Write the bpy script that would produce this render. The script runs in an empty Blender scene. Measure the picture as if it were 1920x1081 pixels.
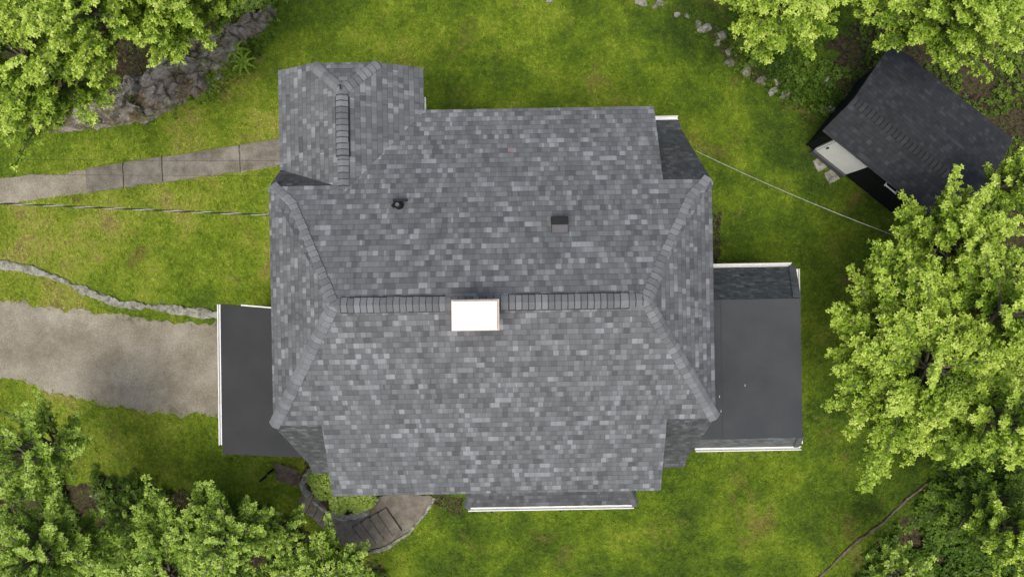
import bpy, bmesh, math, random
import numpy as np
from mathutils import Vector, Matrix, noise
random.seed(4); rng = np.random.default_rng(4)
PI = math.pi
HC = 22.0; FP = 1280.0; A = math.radians(1.0)
scene = bpy.context.scene
COL = scene.collection

# ------------------------------------------------------------ coordinates measured from the photo
def P(px, py, z=0.0):
    return Vector(((px-960)*(HC-z)/FP, -(py-540.5)*(HC-z)/FP, z))
def unrot(px, py):
    u, v = px-960, 540.5-py
    return (u*math.cos(A)+v*math.sin(A), -u*math.sin(A)+v*math.cos(A))
def HP(px, py, z):
    u, v = unrot(px, py)
    return Vector((u*(HC-z)/FP, v*(HC-z)/FP, z))
ZR, Y0, SL = 7.4, -0.30, 0.45
def RP(px, py):      # point on rear main slope
    u, v = unrot(px, py); dy = v/FP
    t = (HC-ZR-SL*Y0)/(1-SL*dy)
    return Vector((u/FP*t, dy*t, HC-t))

# ------------------------------------------------------------ node helpers
def new_mat(name):
    m = bpy.data.materials.new(name); m.use_nodes = True
    nt = m.node_tree; nt.nodes.clear()
    out = nt.nodes.new('ShaderNodeOutputMaterial')
    b = nt.nodes.new('ShaderNodeBsdfPrincipled')
    nt.links.new(b.outputs[0], out.inputs[0])
    b.inputs['Specular IOR Level'].default_value = 0.2
    return m, nt, b, out
class N:
    def __init__(s, nt): s.nt = nt
    def put(s, inp, v):
        if hasattr(v, 'is_output'): s.nt.links.new(v, inp)
        elif v is not None: inp.default_value = v
    def math(s, op, a, b=None, c=None, clamp=False):
        n = s.nt.nodes.new('ShaderNodeMath'); n.operation = op; n.use_clamp = clamp
        s.put(n.inputs[0], a)
        if b is not None: s.put(n.inputs[1], b)
        if c is not None: s.put(n.inputs[2], c)
        return n.outputs[0]
    def noise(s, vec, scale, detail=4, rough=0.55, dist=0):
        n = s.nt.nodes.new('ShaderNodeTexNoise'); s.nt.links.new(vec, n.inputs['Vector'])
        n.inputs['Scale'].default_value = scale; n.inputs['Detail'].default_value = detail
        n.inputs['Roughness'].default_value = rough; n.inputs['Distortion'].default_value = dist
        return n.outputs[0]
    def vor(s, vec, scale, feature='F1', out=0):
        n = s.nt.nodes.new('ShaderNodeTexVoronoi'); n.feature = feature
        s.nt.links.new(vec, n.inputs['Vector']); n.inputs['Scale'].default_value = scale
        return n.outputs[out]
    def white(s, x, y, z=0.0):
        c = s.nt.nodes.new('ShaderNodeCombineXYZ'); s.put(c.inputs[0], x); s.put(c.inputs[1], y); s.put(c.inputs[2], z)
        n = s.nt.nodes.new('ShaderNodeTexWhiteNoise'); n.noise_dimensions = '3D'
        s.nt.links.new(c.outputs[0], n.inputs['Vector']); return n.outputs['Value']
    def ramp(s, fac, stops, interp='LINEAR'):
        n = s.nt.nodes.new('ShaderNodeValToRGB'); n.color_ramp.interpolation = interp
        e = n.color_ramp.elements
        while len(e) < len(stops): e.new(0.5)
        for i, (p, c) in enumerate(stops):
            e[i].position = p; e[i].color = (*c, 1) if len(c) == 3 else c
        s.nt.links.new(fac, n.inputs[0]); return n.outputs[0]
    def scale(s, c, f):
        q = s.nt.nodes.new('ShaderNodeVectorMath'); q.operation = 'SCALE'
        s.nt.links.new(c, q.inputs[0]); s.nt.links.new(f, q.inputs['Scale']); return q.outputs[0]
    def mix(s, fac, a, b):
        n = s.nt.nodes.new('ShaderNodeMix'); n.data_type = 'RGBA'
        s.put(n.inputs[0], fac)
        for i, v in ((6, a), (7, b)):
            if hasattr(v, 'is_output'): s.nt.links.new(v, n.inputs[i])
            else: n.inputs[i].default_value = (*v, 1)
        return n.outputs[2]
    def mr(s, v, a, b, c, d):
        n = s.nt.nodes.new('ShaderNodeMapRange'); s.put(n.inputs[0], v)
        for i, q in enumerate((a, b, c, d)): n.inputs[i+1].default_value = q
        return n.outputs[0]
    def bump(s, h, strength, dist, bsdf):
        n = s.nt.nodes.new('ShaderNodeBump'); n.inputs['Strength'].default_value = strength
        n.inputs['Distance'].default_value = dist; s.nt.links.new(h, n.inputs['Height'])
        s.nt.links.new(n.outputs[0], bsdf.inputs['Normal'])
    def pos(s): return s.nt.nodes.new('ShaderNodeNewGeometry').outputs['Position']
    def rnd(s): return s.nt.nodes.new('ShaderNodeObjectInfo').outputs['Random']
def g3(v, t=(1, 1, 1.0)): return (v*t[0], v*t[1], v*t[2])

def shingle_mat(name, k=1.0, contrast=1.0, tint=(0.955, 1.0, 1.055)):
    m, nt, b, out = new_mat(name); n = N(nt)
    uv = nt.nodes.new('ShaderNodeUVMap').outputs[0]
    sp = nt.nodes.new('ShaderNodeSeparateXYZ'); nt.links.new(uv, sp.inputs[0])
    wob = n.noise(uv, 1.3, 2)
    v = n.math('DIVIDE', n.math('ADD', sp.outputs[1], n.math('MULTIPLY', wob, 0.012)), 0.134)
    row = n.math('FLOOR', v); fv = n.math('FRACT', v)
    off = n.math('MULTIPLY', n.white(row, 3.3), 9.0)
    ua = n.math('ADD', n.math('DIVIDE', sp.outputs[0], 0.20), off)
    ub = n.math('ADD', n.math('DIVIDE', sp.outputs[0], 0.125), n.math('MULTIPLY', off, 1.7))
    ca = n.white(n.math('FLOOR', ua), row, 1.0); cb = n.white(n.math('FLOOR', ub), row, 5.0)
    raised = n.math('GREATER_THAN', cb, 0.5)
    tone = n.math('ADD', n.math('MULTIPLY', ca, 0.45), n.math('MULTIPLY', cb, 0.55))
    g = n.noise(uv, 60, 3, 0.7); big = n.noise(uv, 0.5, 3)
    t2 = n.math('ADD', tone, n.math('MULTIPLY', n.math('SUBTRACT', big, 0.5), 0.12))
    def L(x): return g3(k*(0.128+(x-0.128)*contrast), tint)
    c = n.ramp(t2, [(0.08, L(0.074)), (0.34, L(0.100)), (0.6, L(0.122)), (0.76, L(0.158)), (0.94, L(0.215))])
    e = n.mr(fv, 0.0, 0.15, 0.58, 1.0)  # shadow line of each course painted in: lower edge darkened
    fu = n.math('FRACT', ub)
    ju = n.mr(n.math('MINIMUM', fu, n.math('SUBTRACT', 1.0, fu)), 0.0, 0.07, 0.78, 1.0)
    gg = n.mr(g, 0.2, 0.8, 0.74, 1.26)
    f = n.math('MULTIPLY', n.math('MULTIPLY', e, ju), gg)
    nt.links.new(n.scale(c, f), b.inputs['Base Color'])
    b.inputs['Roughness'].default_value = 0.9
    h = n.math('ADD', n.math('SUBTRACT', 1.0, fv), n.math('ADD', n.math('MULTIPLY', raised, 0.6), n.math('MULTIPLY', g, 0.35)))
    n.bump(h, 0.45, 0.010, b)
    return m
def noise_mat(name, c1, c2, scale=3, rough=0.85, bump=0.4, bdist=0.01, fine=40, c3=None, vary=0):
    m, nt, b, out = new_mat(name); n = N(nt); p = n.pos()
    a = n.noise(p, scale, 5, 0.6); f = n.noise(p, fine, 4, 0.7)
    s = n.math('ADD', n.math('MULTIPLY', a, 0.6), n.math('MULTIPLY', f, 0.4))
    st = [(0.36, c1), (0.62, c2)]
    if c3: st.append((0.72, c3))
    c = n.ramp(s, st)
    if vary: c = n.scale(c, n.mr(n.rnd(), 0, 1, 1-vary, 1+vary))
    nt.links.new(c, b.inputs['Base Color'])
    b.inputs['Roughness'].default_value = rough
    n.bump(s, bump, bdist, b)
    return m
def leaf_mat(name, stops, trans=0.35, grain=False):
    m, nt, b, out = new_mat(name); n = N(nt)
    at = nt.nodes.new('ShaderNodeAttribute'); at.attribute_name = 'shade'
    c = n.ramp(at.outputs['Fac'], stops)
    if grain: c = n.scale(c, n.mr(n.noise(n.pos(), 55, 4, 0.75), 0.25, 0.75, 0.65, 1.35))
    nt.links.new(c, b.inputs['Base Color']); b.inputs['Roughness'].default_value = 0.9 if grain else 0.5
    if trans:
        tr = nt.nodes.new('ShaderNodeBsdfTranslucent'); nt.links.new(c, tr.inputs[0])
        mx = nt.nodes.new('ShaderNodeMixShader'); mx.inputs[0].default_value = trans
        nt.links.new(b.outputs[0], mx.inputs[1]); nt.links.new(tr.outputs[0], mx.inputs[2])
        nt.links.new(mx.outputs[0], out.inputs[0])
    return m

M = {}
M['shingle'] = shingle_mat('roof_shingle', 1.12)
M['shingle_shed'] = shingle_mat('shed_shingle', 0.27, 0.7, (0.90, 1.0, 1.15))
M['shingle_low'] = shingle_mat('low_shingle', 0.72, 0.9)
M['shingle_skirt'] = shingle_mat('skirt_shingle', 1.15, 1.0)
M['white'] = noise_mat('white_trim', (0.66, 0.66, 0.64), (0.8, 0.8, 0.79), 3, 0.5, 0.05)
M['pan'] = noise_mat('white_paint', (0.85, 0.85, 0.85), (0.93, 0.93, 0.93), 3, 0.4, 0.03)
M['wall'] = noise_mat('wall_paint', (0.5, 0.5, 0.48), (0.62, 0.62, 0.6), 2, 0.7, 0.1)
M['membrane_r'] = noise_mat('membrane_grey', (0.038, 0.041, 0.045), (0.055, 0.059, 0.063), 0.8, 0.8, 0.15, 0.01, 60)
M['membrane_l'] = noise_mat('membrane_black', (0.028, 0.030, 0.031), (0.041, 0.043, 0.044), 0.8, 0.8, 0.2, 0.01, 60)
M['seam'] = noise_mat('membrane_seam', (0.035, 0.036, 0.04), (0.046, 0.047, 0.05), 4, 0.8)
M['black'] = noise_mat('black_metal', (0.006, 0.006, 0.007), (0.012, 0.012, 0.013), 4, 0.6, 0.1)
M['vent_black'] = noise_mat('vent_plastic', (0.018, 0.018, 0.019), (0.03, 0.03, 0.032), 4, 0.7, 0.1)
M['darkgrey'] = noise_mat('dark_grey_metal', (0.07, 0.072, 0.078), (0.11, 0.11, 0.115), 4, 0.6, 0.1)
M['blackwall'] = noise_mat('black_siding', (0.006, 0.007, 0.010), (0.011, 0.012, 0.016), 3, 0.6, 0.2)
M['beige'] = noise_mat('beige_mortar', (0.42, 0.32, 0.22), (0.6, 0.5, 0.4), 8, 0.9)
M['brick'] = noise_mat('chimney_brick', (0.2, 0.08, 0.05), (0.32, 0.15, 0.1), 8, 0.9)
M['pink'] = noise_mat('pink_tab', (0.19, 0.14, 0.13), (0.23, 0.17, 0.16), 8, 0.9)
M['concrete'] = noise_mat('old_concrete', (0.090, 0.080, 0.060), (0.235, 0.218, 0.182), 2.2, 0.9, 0.7, 0.012, 22, vary=.12)
M['curb'] = noise_mat('curb_stone', (0.08, 0.085, 0.05), (0.36, 0.35, 0.31), 6, 0.9, 1.0, 0.03, 18)
M['stone_mossy'] = noise_mat('mossy_stone', (0.05, 0.06, 0.02), (0.28, 0.265, 0.225), 4, 0.95, 1.0, 0.03, 18, vary=.25)
M['steps'] = noise_mat('step_stone', (0.105, 0.090, 0.072), (0.215, 0.192, 0.162), 4, 0.9, 0.6, 0.01, 25, vary=.1)
M['stepedge'] = noise_mat('step_edge', (0.05, 0.042, 0.034), (0.10, 0.086, 0.070), 4, 0.9, 0.6, 0.01, 25)
M['wood'] = noise_mat('weathered_wood', (0.07, 0.052, 0.036), (0.17, 0.135, 0.10), 6, 0.9, 0.5, 0.01, 30)
M['bark'] = noise_mat('bark', (0.05, 0.045, 0.03), (0.16, 0.14, 0.1), 6, 0.95, 0.8, 0.02, 25)
M['cable'] = noise_mat('cable_grey', (0.25, 0.25, 0.25), (0.5, 0.5, 0.5), 30, 0.6)
M['cable_black'] = noise_mat('cable_black', (0.02, 0.02, 0.02), (0.035, 0.035, 0.035), 30, 0.6)

def gravel_mat():
    m, nt, b, out = new_mat('gravel'); n = N(nt); p = n.pos()
    a = n.noise(p, 0.8, 6, 0.72); f = n.noise(p, 36, 5, 0.75); v = n.vor(p, 75, out=1)
    sv = nt.nodes.new('ShaderNodeSeparateColor'); nt.links.new(v, sv.inputs[0])
    c = n.ramp(a, [(0.33, (0.175, 0.155, 0.112)), (0.5, (0.255, 0.230, 0.178)), (0.67, (0.335, 0.308, 0.245))])
    k = n.math('ADD', n.mr(sv.outputs[0], 0, 1, 0.66, 1.06), n.mr(f, 0.3, 0.7, -0.25, 0.35))
    nt.links.new(n.scale(c, k), b.inputs['Base Color']); b.inputs['Roughness'].default_value = 0.95
    n.bump(n.math('ADD', sv.outputs[1], f), 0.45, 0.01, b); return m
M['gravel'] = gravel_mat()
def soil_mat():
    m, nt, b, out = new_mat('soil_litter'); n = N(nt); p = n.pos()
    a = n.noise(p, 1.4, 6, 0.75); f = n.vor(p, 18, out=1)
    sv = nt.nodes.new('ShaderNodeSeparateColor'); nt.links.new(f, sv.inputs[0])
    k = n.math('ADD', n.math('MULTIPLY', a, 0.72), n.math('MULTIPLY', sv.outputs[0], 0.28))
    nt.links.new(n.ramp(k, [(0.3, (0.012, 0.010, 0.006)), (0.46, (0.036, 0.027, 0.016)), (0.55, (0.066, 0.046, 0.030)), (0.63, (0.035, 0.048, 0.010)), (0.75, (0.06, 0.09, 0.012))]), b.inputs['Base Color'])
    b.inputs['Roughness'].default_value = 0.95
    n.bump(k, 0.8, 0.04, b); return m
M['soil'] = soil_mat()
def rock_mat():
    m, nt, b, out = new_mat('rock'); n = N(nt); p = n.pos()
    mp = nt.nodes.new('ShaderNodeMapping'); nt.links.new(p, mp.inputs[0])
    mp.inputs['Rotation'].default_value = (0.2, 0.1, -0.6); mp.inputs['Scale'].default_value = (1, 2.2, 1)
    a = n.noise(mp.outputs[0], 1.7, 9, 0.72, 1.0)
    f = n.noise(p, 26, 4, 0.7); mo = n.noise(p, 1.1, 6, 0.72)
    s = n.math('ADD', n.math('MULTIPLY', a, 0.78), n.math('MULTIPLY', f, 0.22))
    c = n.ramp(s, [(0.36, (0.05, 0.040, 0.030)), (0.44, (0.155, 0.135, 0.110)), (0.54, (0.275, 0.250, 0.215)), (0.66, (0.44, 0.415, 0.37))])
    c = n.mix(n.mr(mo, 0.50, 0.58, 0, .85), c, (0.125, 0.090, 0.050))
    c = n.mix(n.mr(n.noise(p, 1.5, 6, .75), 0.54, 0.60, 0, .85), c, (0.075, 0.09, 0.018))
    nt.links.new(c, b.inputs['Base Color']); b.inputs['Roughness'].default_value = 0.9
    n.bump(s, 1.0, 0.06, b); return m
M['rock'] = rock_mat()

def grass_field(n, p):
    a = n.noise(p, 0.16, 3, 0.6); bb = n.noise(p, 0.8, 6, 0.72); c = n.noise(p, 6, 4, 0.75)
    s = n.math('ADD', n.math('ADD', n.math('MULTIPLY', a, 0.65), n.math('MULTIPLY', bb, 0.58)), n.math('MULTIPLY', c, 0.24))
    s = n.math('SUBTRACT', s, 0.235)
    sp = n.nt.nodes.new('ShaderNodeSeparateXYZ'); n.nt.links.new(p, sp.inputs[0])
    s = n.math('SUBTRACT', s, n.mr(sp.outputs[0], -6.0, 10.0, -0.05, 0.070))
    return n.math('SUBTRACT', s, n.mr(sp.outputs[1], 4.0, 9.0, 0.0, 0.015))
GR = [(0.33, (0.036, 0.068, 0.006)), (0.43, (0.070, 0.120, 0.007)), (0.52, (0.122, 0.186, 0.010)), (0.60, (0.195, 0.248, 0.022)), (0.67, (0.25, 0.25, 0.05)), (0.74, (0.19, 0.145, 0.055))]
WORN = (0.155, 0.115, 0.036)
def grass_mat():
    m, nt, b, out = new_mat('lawn'); n = N(nt); p = n.pos()
    s = grass_field(n, p); f = n.noise(p, 26, 4, 0.8)
    wp = n.noise(p, 0.5, 6, 0.75, .5)
    c = n.mix(n.mr(wp, 0.56, 0.67, 0, .75), n.ramp(s, GR), WORN); k = n.mr(f, 0.3, 0.7, 0.5, 1.3)
    nt.links.new(n.scale(c, k), b.inputs['Base Color']); b.inputs['Roughness'].default_value = 0.9
    n.bump(f, 0.8, 0.04, b); return m
M['lawn'] = grass_mat()
def blade_mat():
    m, nt, b, out = new_mat('grass_blades'); n = N(nt); p = n.pos()
    s = grass_field(n, p); at = nt.nodes.new('ShaderNodeAttribute'); at.attribute_name = 'shade'
    wp = n.noise(p, 0.5, 6, 0.75, .5)
    c = n.mix(n.mr(wp, 0.56, 0.67, 0, .6), n.ramp(s, GR), (0.17, 0.14, 0.035)); k = n.mr(at.outputs['Fac'], 0, 1, 0.6, 1.8)
    nt.links.new(n.scale(c, k), b.inputs['Base Color']); b.inputs['Roughness'].default_value = 0.7
    return m
M['blade'] = blade_mat()
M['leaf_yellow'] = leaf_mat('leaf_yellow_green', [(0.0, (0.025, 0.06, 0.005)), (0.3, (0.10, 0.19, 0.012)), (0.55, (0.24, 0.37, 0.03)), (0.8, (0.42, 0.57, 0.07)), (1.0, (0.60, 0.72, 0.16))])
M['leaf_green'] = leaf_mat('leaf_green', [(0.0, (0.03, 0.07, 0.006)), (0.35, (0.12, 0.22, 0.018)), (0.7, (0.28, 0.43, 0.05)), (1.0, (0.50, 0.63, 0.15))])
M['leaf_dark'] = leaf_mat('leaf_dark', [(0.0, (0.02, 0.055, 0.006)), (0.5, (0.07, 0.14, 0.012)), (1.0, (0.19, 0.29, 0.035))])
M['cap'] = leaf_mat('cap_shingle', [(0.0, (0.052, 0.055, 0.058)), (0.2, (0.052, 0.055, 0.058)), (0.3, (0.112, 0.118, 0.125)), (1.0, (0.192, 0.201, 0.212))], 0.0, True)
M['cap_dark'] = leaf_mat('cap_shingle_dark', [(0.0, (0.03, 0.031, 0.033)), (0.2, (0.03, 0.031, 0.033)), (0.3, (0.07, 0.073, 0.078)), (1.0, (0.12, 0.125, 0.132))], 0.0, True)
M['cap_shed'] = leaf_mat('cap_shingle_shed', [(0.0, (0.012, 0.013, 0.014)), (0.2, (0.012, 0.013, 0.014)), (0.3, (0.026, 0.029, 0.033)), (1.0, (0.044, 0.048, 0.054))], 0.0, True)

# ------------------------------------------------------------ object helpers
def tag(o, label=None, cat=None, group=None, kind=None):
    if label: o['label'] = label
    if cat: o['category'] = cat
    if group: o['group'] = group
    if kind: o['kind'] = kind
    return o
def empty(name, loc, rz=0.0, label=None, cat=None, group=None):
    o = bpy.data.objects.new(name, None); COL.objects.link(o)
    o.location = loc; o.rotation_euler = (0, 0, rz); o.empty_display_size = 0.3
    return tag(o, label, cat, group)
def link(name, me, mat, parent=None):
    me.materials.append(M[mat] if isinstance(mat, str) else mat)
    o = bpy.data.objects.new(name, me); COL.objects.link(o)
    if parent: o.parent = parent
    return o
def pmesh(name, vs, fs, mat, parent=None, smooth=False, uvs=None, shade=None):
    me = bpy.data.meshes.new(name); me.from_pydata([tuple(v) for v in vs], [], fs); me.update()
    if uvs:
        ul = me.uv_layers.new(name='UVMap')
        for l in me.loops: ul.data[l.index].uv = uvs[l.vertex_index]
    if shade is not None:
        at = me.attributes.new('shade', 'FLOAT', 'FACE'); at.data.foreach_set('value', shade)
    if smooth:
        for p in me.polygons: p.use_smooth = True
    return link(name, me, mat, parent)
class MB:
    def __init__(s): s.v = []; s.f = []
    def add(s, vs, fs):
        o = len(s.v); s.v += [Vector(v) for v in vs]; s.f += [tuple(i+o for i in f) for f in fs]; return s
    def box(s, a, b, rz=0, c=None):
        x0, y0, z0 = a; x1, y1, z1 = b
        vs = [Vector(p) for p in ((x0,y0,z0),(x1,y0,z0),(x1,y1,z0),(x0,y1,z0),(x0,y0,z1),(x1,y0,z1),(x1,y1,z1),(x0,y1,z1))]
        if rz:
            c = Vector(c or ((x0+x1)/2, (y0+y1)/2, 0)); r = Matrix.Rotation(rz, 3, 'Z')
            vs = [r @ (v-c) + c for v in vs]
        return s.add(vs, [(0,3,2,1),(4,5,6,7),(0,1,5,4),(1,2,6,5),(2,3,7,6),(3,0,4,7)])
    def tube(s, path, rad, n=8):
        path = [Vector(p) for p in path]; rs = rad if isinstance(rad, (list, tuple)) else [rad]*len(path)
        vs = []; fs = []
        for i, p in enumerate(path):
            t = (path[min(i+1, len(path)-1)]-path[max(i-1, 0)]).normalized()
            a = t.orthogonal().normalized() if i == 0 else (pa - t*pa.dot(t)).normalized()
            pa = a; b = t.cross(a)
            for k in range(n):
                an = 2*PI*k/n; vs.append(p + (a*math.cos(an)+b*math.sin(an))*rs[i])
        for i in range(len(path)-1):
            for k in range(n):
                k2 = (k+1) % n; fs.append((i*n+k, i*n+k2, (i+1)*n+k2, (i+1)*n+k))
        fs.append(tuple(range(n))[::-1]); fs.append(tuple((len(path)-1)*n+k for k in range(n)))
        return s.add(vs, fs)
    def prism(s, pts, n):     # pts ccw seen from above, thickness vector n (downward)
        k = len(pts); pts = [Vector(p) for p in pts]
        vs = pts + [p+n for p in pts]
        fs = [tuple(range(k)), tuple(range(2*k-1, k-1, -1))]
        for i in range(k):
            j = (i+1) % k; fs.append((i, i+k, j+k, j))
        return s.add(vs, fs)
    def build(s, name, mat, parent=None, smooth=False, bevel=0):
        o = pmesh(name, s.v, s.f, mat, parent, smooth)
        if bevel:
            md = o.modifiers.new('bevel', 'BEVEL'); md.width = bevel; md.segments = 2; md.limit_method = 'ANGLE'
        return o
def roof_face(name, pts, udir, mat, parent, th=0.07, jag=0.006):
    pts = [Vector(p) for p in pts]; nrm = Vector((0, 0, 0))
    for i in range(len(pts)): nrm += pts[i].cross(pts[(i+1) % len(pts)])
    nrm.normalize()
    if nrm.z < 0: pts.reverse(); nrm = -nrm
    ud = Vector(udir).normalized(); vd = nrm.cross(ud).normalized()
    if vd.z < 0: vd = -vd
    fine = []                                   # slightly uneven shingle edge
    for i, p in enumerate(pts):
        q = pts[(i+1) % len(pts)]; k = max(1, int((q-p).length/.14)); side = (q-p).normalized().cross(nrm)
        for j in range(k): fine.append(p.lerp(q, j/k)+(side*random.uniform(-jag, jag) if j else Vector((0, 0, 0))))
    b = MB().prism(fine, -nrm*th)
    ox, oy = random.uniform(0, 30), random.uniform(0, 30)
    uvs = [(v.dot(ud)+ox, v.dot(vd)+oy) for v in b.v]
    return pmesh(name, b.v, b.f, mat, parent, uvs=uvs)
def caps(name, path, nA, nB, parent, mat='cap', w=0.15, exp=0.15, lift=0.0, hk=1.0):
    """overlapping bent cap shingles laid up the line `path` (low end first)"""
    path = [Vector(p) for p in path]; nA = Vector(nA).normalized(); nB = Vector(nB).normalized()
    L = [0]
    for i in range(1, len(path)): L.append(L[-1]+(path[i]-path[i-1]).length)
    def at(s):
        for i in range(1, len(path)):
            if s <= L[i] or i == len(path)-1:
                t = (path[i]-path[i-1]).normalized(); return path[i-1]+t*(s-L[i-1]), t
    mb = MB(); sh = []; s = 0
    up = (nA+nB).normalized()
    while s < L[-1]-.03:
        p0, t = at(s); p1 = p0 + t*min(exp*1.2, L[-1]-s+0.03)
        dA = nA.cross(t); dA = dA if dA.dot(nB) < 0 or abs(dA.dot(nB)) < 1e-4 else -dA
        dB = -(nB.cross(t)); dB = dB if dB.dot(dA) < 0 else -dB
        j = random.uniform(-.008, .008); j2 = random.uniform(-.008, .008)
        vs = []
        for p, h in ((p0, 0.038*hk), (p1, 0.012*hk)):
            for q in (dA*(w+j)+nA*(h*.8), dA*(w*.5)+nA*(h+.003), up*(h+0.006), dB*(w*.5)+nB*(h+.003), dB*(w+j2)+nB*(h*.8)):
                vs.append(p+q+up*lift)
        pe = p0-t*.026
        for q in (dA*(w+j)+nA*.010, dA*(w*.5)+nA*.014, up*.020, dB*(w*.5)+nB*.014, dB*(w+j2)+nB*.010): vs.append(pe+q+up*lift)
        fs = [(0,1,6,5),(1,2,7,6),(2,3,8,7),(3,4,9,8),(10,11,1,0),(11,12,2,1),(12,13,3,2),(13,14,4,3),(10,0,5),(4,14,9)]
        mb.add(vs, fs); c = random.uniform(.32, .98); sh += [c]*4 + [0.0]*4+[c*.7]*2  # front edge faces coloured dark, painting the shadow line between caps
        s += exp
    return pmesh(name, mb.v, mb.f, mat, parent, shade=sh)
def gutter(name, a, b, parent, w=0.11, d=0.1):
    a, b = Vector(a), Vector(b); t = (b-a); t.normalize()
    s = t.cross(Vector((0, 0, 1))).normalized()
    mb = MB()
    prof = [(-w/2, 0), (-w/2, -d), (w/2, -d), (w/2, 0), (w/2-.022, 0), (w/2-.022, -d+.02), (-w/2+.022, -d+.02), (-w/2+.022, 0)]
    vs = [a+s*x+Vector((0, 0, z)) for x, z in prof]+[b+s*x+Vector((0, 0, z)) for x, z in prof]
    k = 8; fs = [(i, (i+1) % k, (i+1) % k+k, i+k) for i in range(k)]
    fs += [(0,1,6,7),(1,2,5,6),(2,3,4,5)]; fs += [tuple(i+8 for i in f[::-1]) for f in ((0,1,6,7),(1,2,5,6),(2,3,4,5))]
    mb.add(vs, fs); return mb.build(name, 'white', parent)

def inpoly(x, y, poly):
    r = np.zeros(len(x), bool); k = len(poly)
    for i in range(k):
        x1, y1 = poly[i]; x2, y2 = poly[(i+1) % k]
        c = ((y1 > y) != (y2 > y)) & (x < (x2-x1)*(y-y1)/((y2-y1) or 1e-9)+x1)
        r ^= c
    return r
def sheet(name, poly, z, mat, jag=0.06, step=0.12, parent=None, thick=0.0):
    pts = [P(a, b) for a, b in poly]; out = []
    for i, p in enumerate(pts):
        q = pts[(i+1) % len(pts)]; d = q-p; k = max(1, int(d.length/step)); nn = Vector((-d.y, d.x, 0)).normalized()
        for j in range(k):
            r = p+d*(j/k)
            o = (noise.noise(r*1.4)+0.6*noise.noise(r*5.1+Vector((9, 0, 0))))*jag*1.6
            out.append(r+nn*o+Vector((0, 0, z)))
    if thick:
        a = sum(out[i].x*out[(i+1) % len(out)].y-out[(i+1) % len(out)].x*out[i].y for i in range(len(out)))
        if a < 0: out.reverse()
        return MB().prism(out, Vector((0, 0, -thick))).build(name, mat, parent)
    return pmesh(name, out, [tuple(range(len(out)))], mat, parent)

def leaves_mesh(name, C, S, shade, k, L, W, tilt, droop, mat, parent=None, lift=0.0, jit=.1):
    n = len(C); C = np.asarray(C, float); S = np.asarray(S, float); shade = np.asarray(shade, float)
    nr = rng.normal(0, tilt, (n, 3)); nr[:, 2] += 1; nr /= np.linalg.norm(nr, axis=1)[:, None]
    th0 = rng.uniform(0, 2*PI, n); ref = np.stack([np.cos(th0), np.sin(th0), np.zeros(n)], 1)
    ex = ref-nr*(ref*nr).sum(1)[:, None]; ex /= np.linalg.norm(ex, axis=1)[:, None]; ey = np.cross(nr, ex)
    th = (np.arange(k)*2*PI/k)[None, :]+rng.uniform(-.35, .35, (n, k))
    d = np.cos(th)[..., None]*ex[:, None]+np.sin(th)[..., None]*ey[:, None]
    d = d+nr[:, None]*(lift+rng.normal(0, .18, (n, k, 1)))
    sd = np.cross(np.broadcast_to(nr[:, None], d.shape), d)
    ls = L*S[:, None, None]*rng.uniform(.75, 1.2, (n, k, 1)); ws = W*S[:, None, None]*rng.uniform(.8, 1.2, (n, k, 1))
    c = C[:, None]; up = nr[:, None]
    V = np.stack([c+d*ls*.08, c+d*ls*.5+sd*ws, c+d*ls-up*droop*ls, c+d*ls*.5-sd*ws], 2).reshape(-1, 3)
    nf = n*k; me = bpy.data.meshes.new(name)
    me.vertices.add(nf*4); me.vertices.foreach_set('co', V.astype(np.float32).ravel())
    me.loops.add(nf*4); me.loops.foreach_set('vertex_index', np.arange(nf*4, dtype=np.int32))
    me.polygons.add(nf); me.polygons.foreach_set('loop_start', np.arange(0, nf*4, 4, dtype=np.int32))
    me.update(calc_edges=True)
    at = me.attributes.new('shade', 'FLOAT', 'FACE')
    at.data.foreach_set('value', np.clip(shade[:, None]+rng.normal(0, jit, (n, k)), 0, 1).astype(np.float32).ravel())
    return link(name, me, mat, parent)

# ------------------------------------------------------------ ground and paths
def big_ground():
    vs = []; fs = []; xs = [-400, -60, -30]+[i*.5 for i in range(-40, 41)]+[30, 60, 400]
    ys = [-400, -60, -25]+[i*.5 for i in range(-26, 27)]+[25, 60, 400]
    for y in ys:
        for x in xs: vs.append((x, y, -0.012+0.01*noise.noise(Vector((x*.6, y*.6, 0)))))
    w = len(xs)
    for j in range(len(ys)-1):
        for i in range(w-1): fs.append((j*w+i, j*w+i+1, (j+1)*w+i+1, (j+1)*w+i))
    return tag(pmesh('ground', vs, fs, 'lawn', smooth=True), kind='structure')
big_ground()
drive = [(-260, 545), (-60, 552), (60, 572), (160, 585), (260, 596), (340, 606), (440, 608), (440, 770), (405, 778), (330, 772), (240, 768), (150, 745), (80, 728), (0, 712), (-260, 700)]
gpath = [(-260, 335), (0, 334), (60, 328), (163, 321), (300, 298), (520, 264), (560, 264), (560, 307), (520, 312), (300, 342), (168, 362), (100, 370), (40, 378), (0, 383), (-260, 386)]
spath = [(160, 318), (523, 262), (560, 262), (560, 309), (523, 313), (165, 363)]
tag(sheet('driveway', drive, 0.008, 'gravel', 0.13, .08), kind='structure')
tag(sheet('gravel_path', gpath, 0.008, 'gravel', 0.05, .08), kind='structure')
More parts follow.
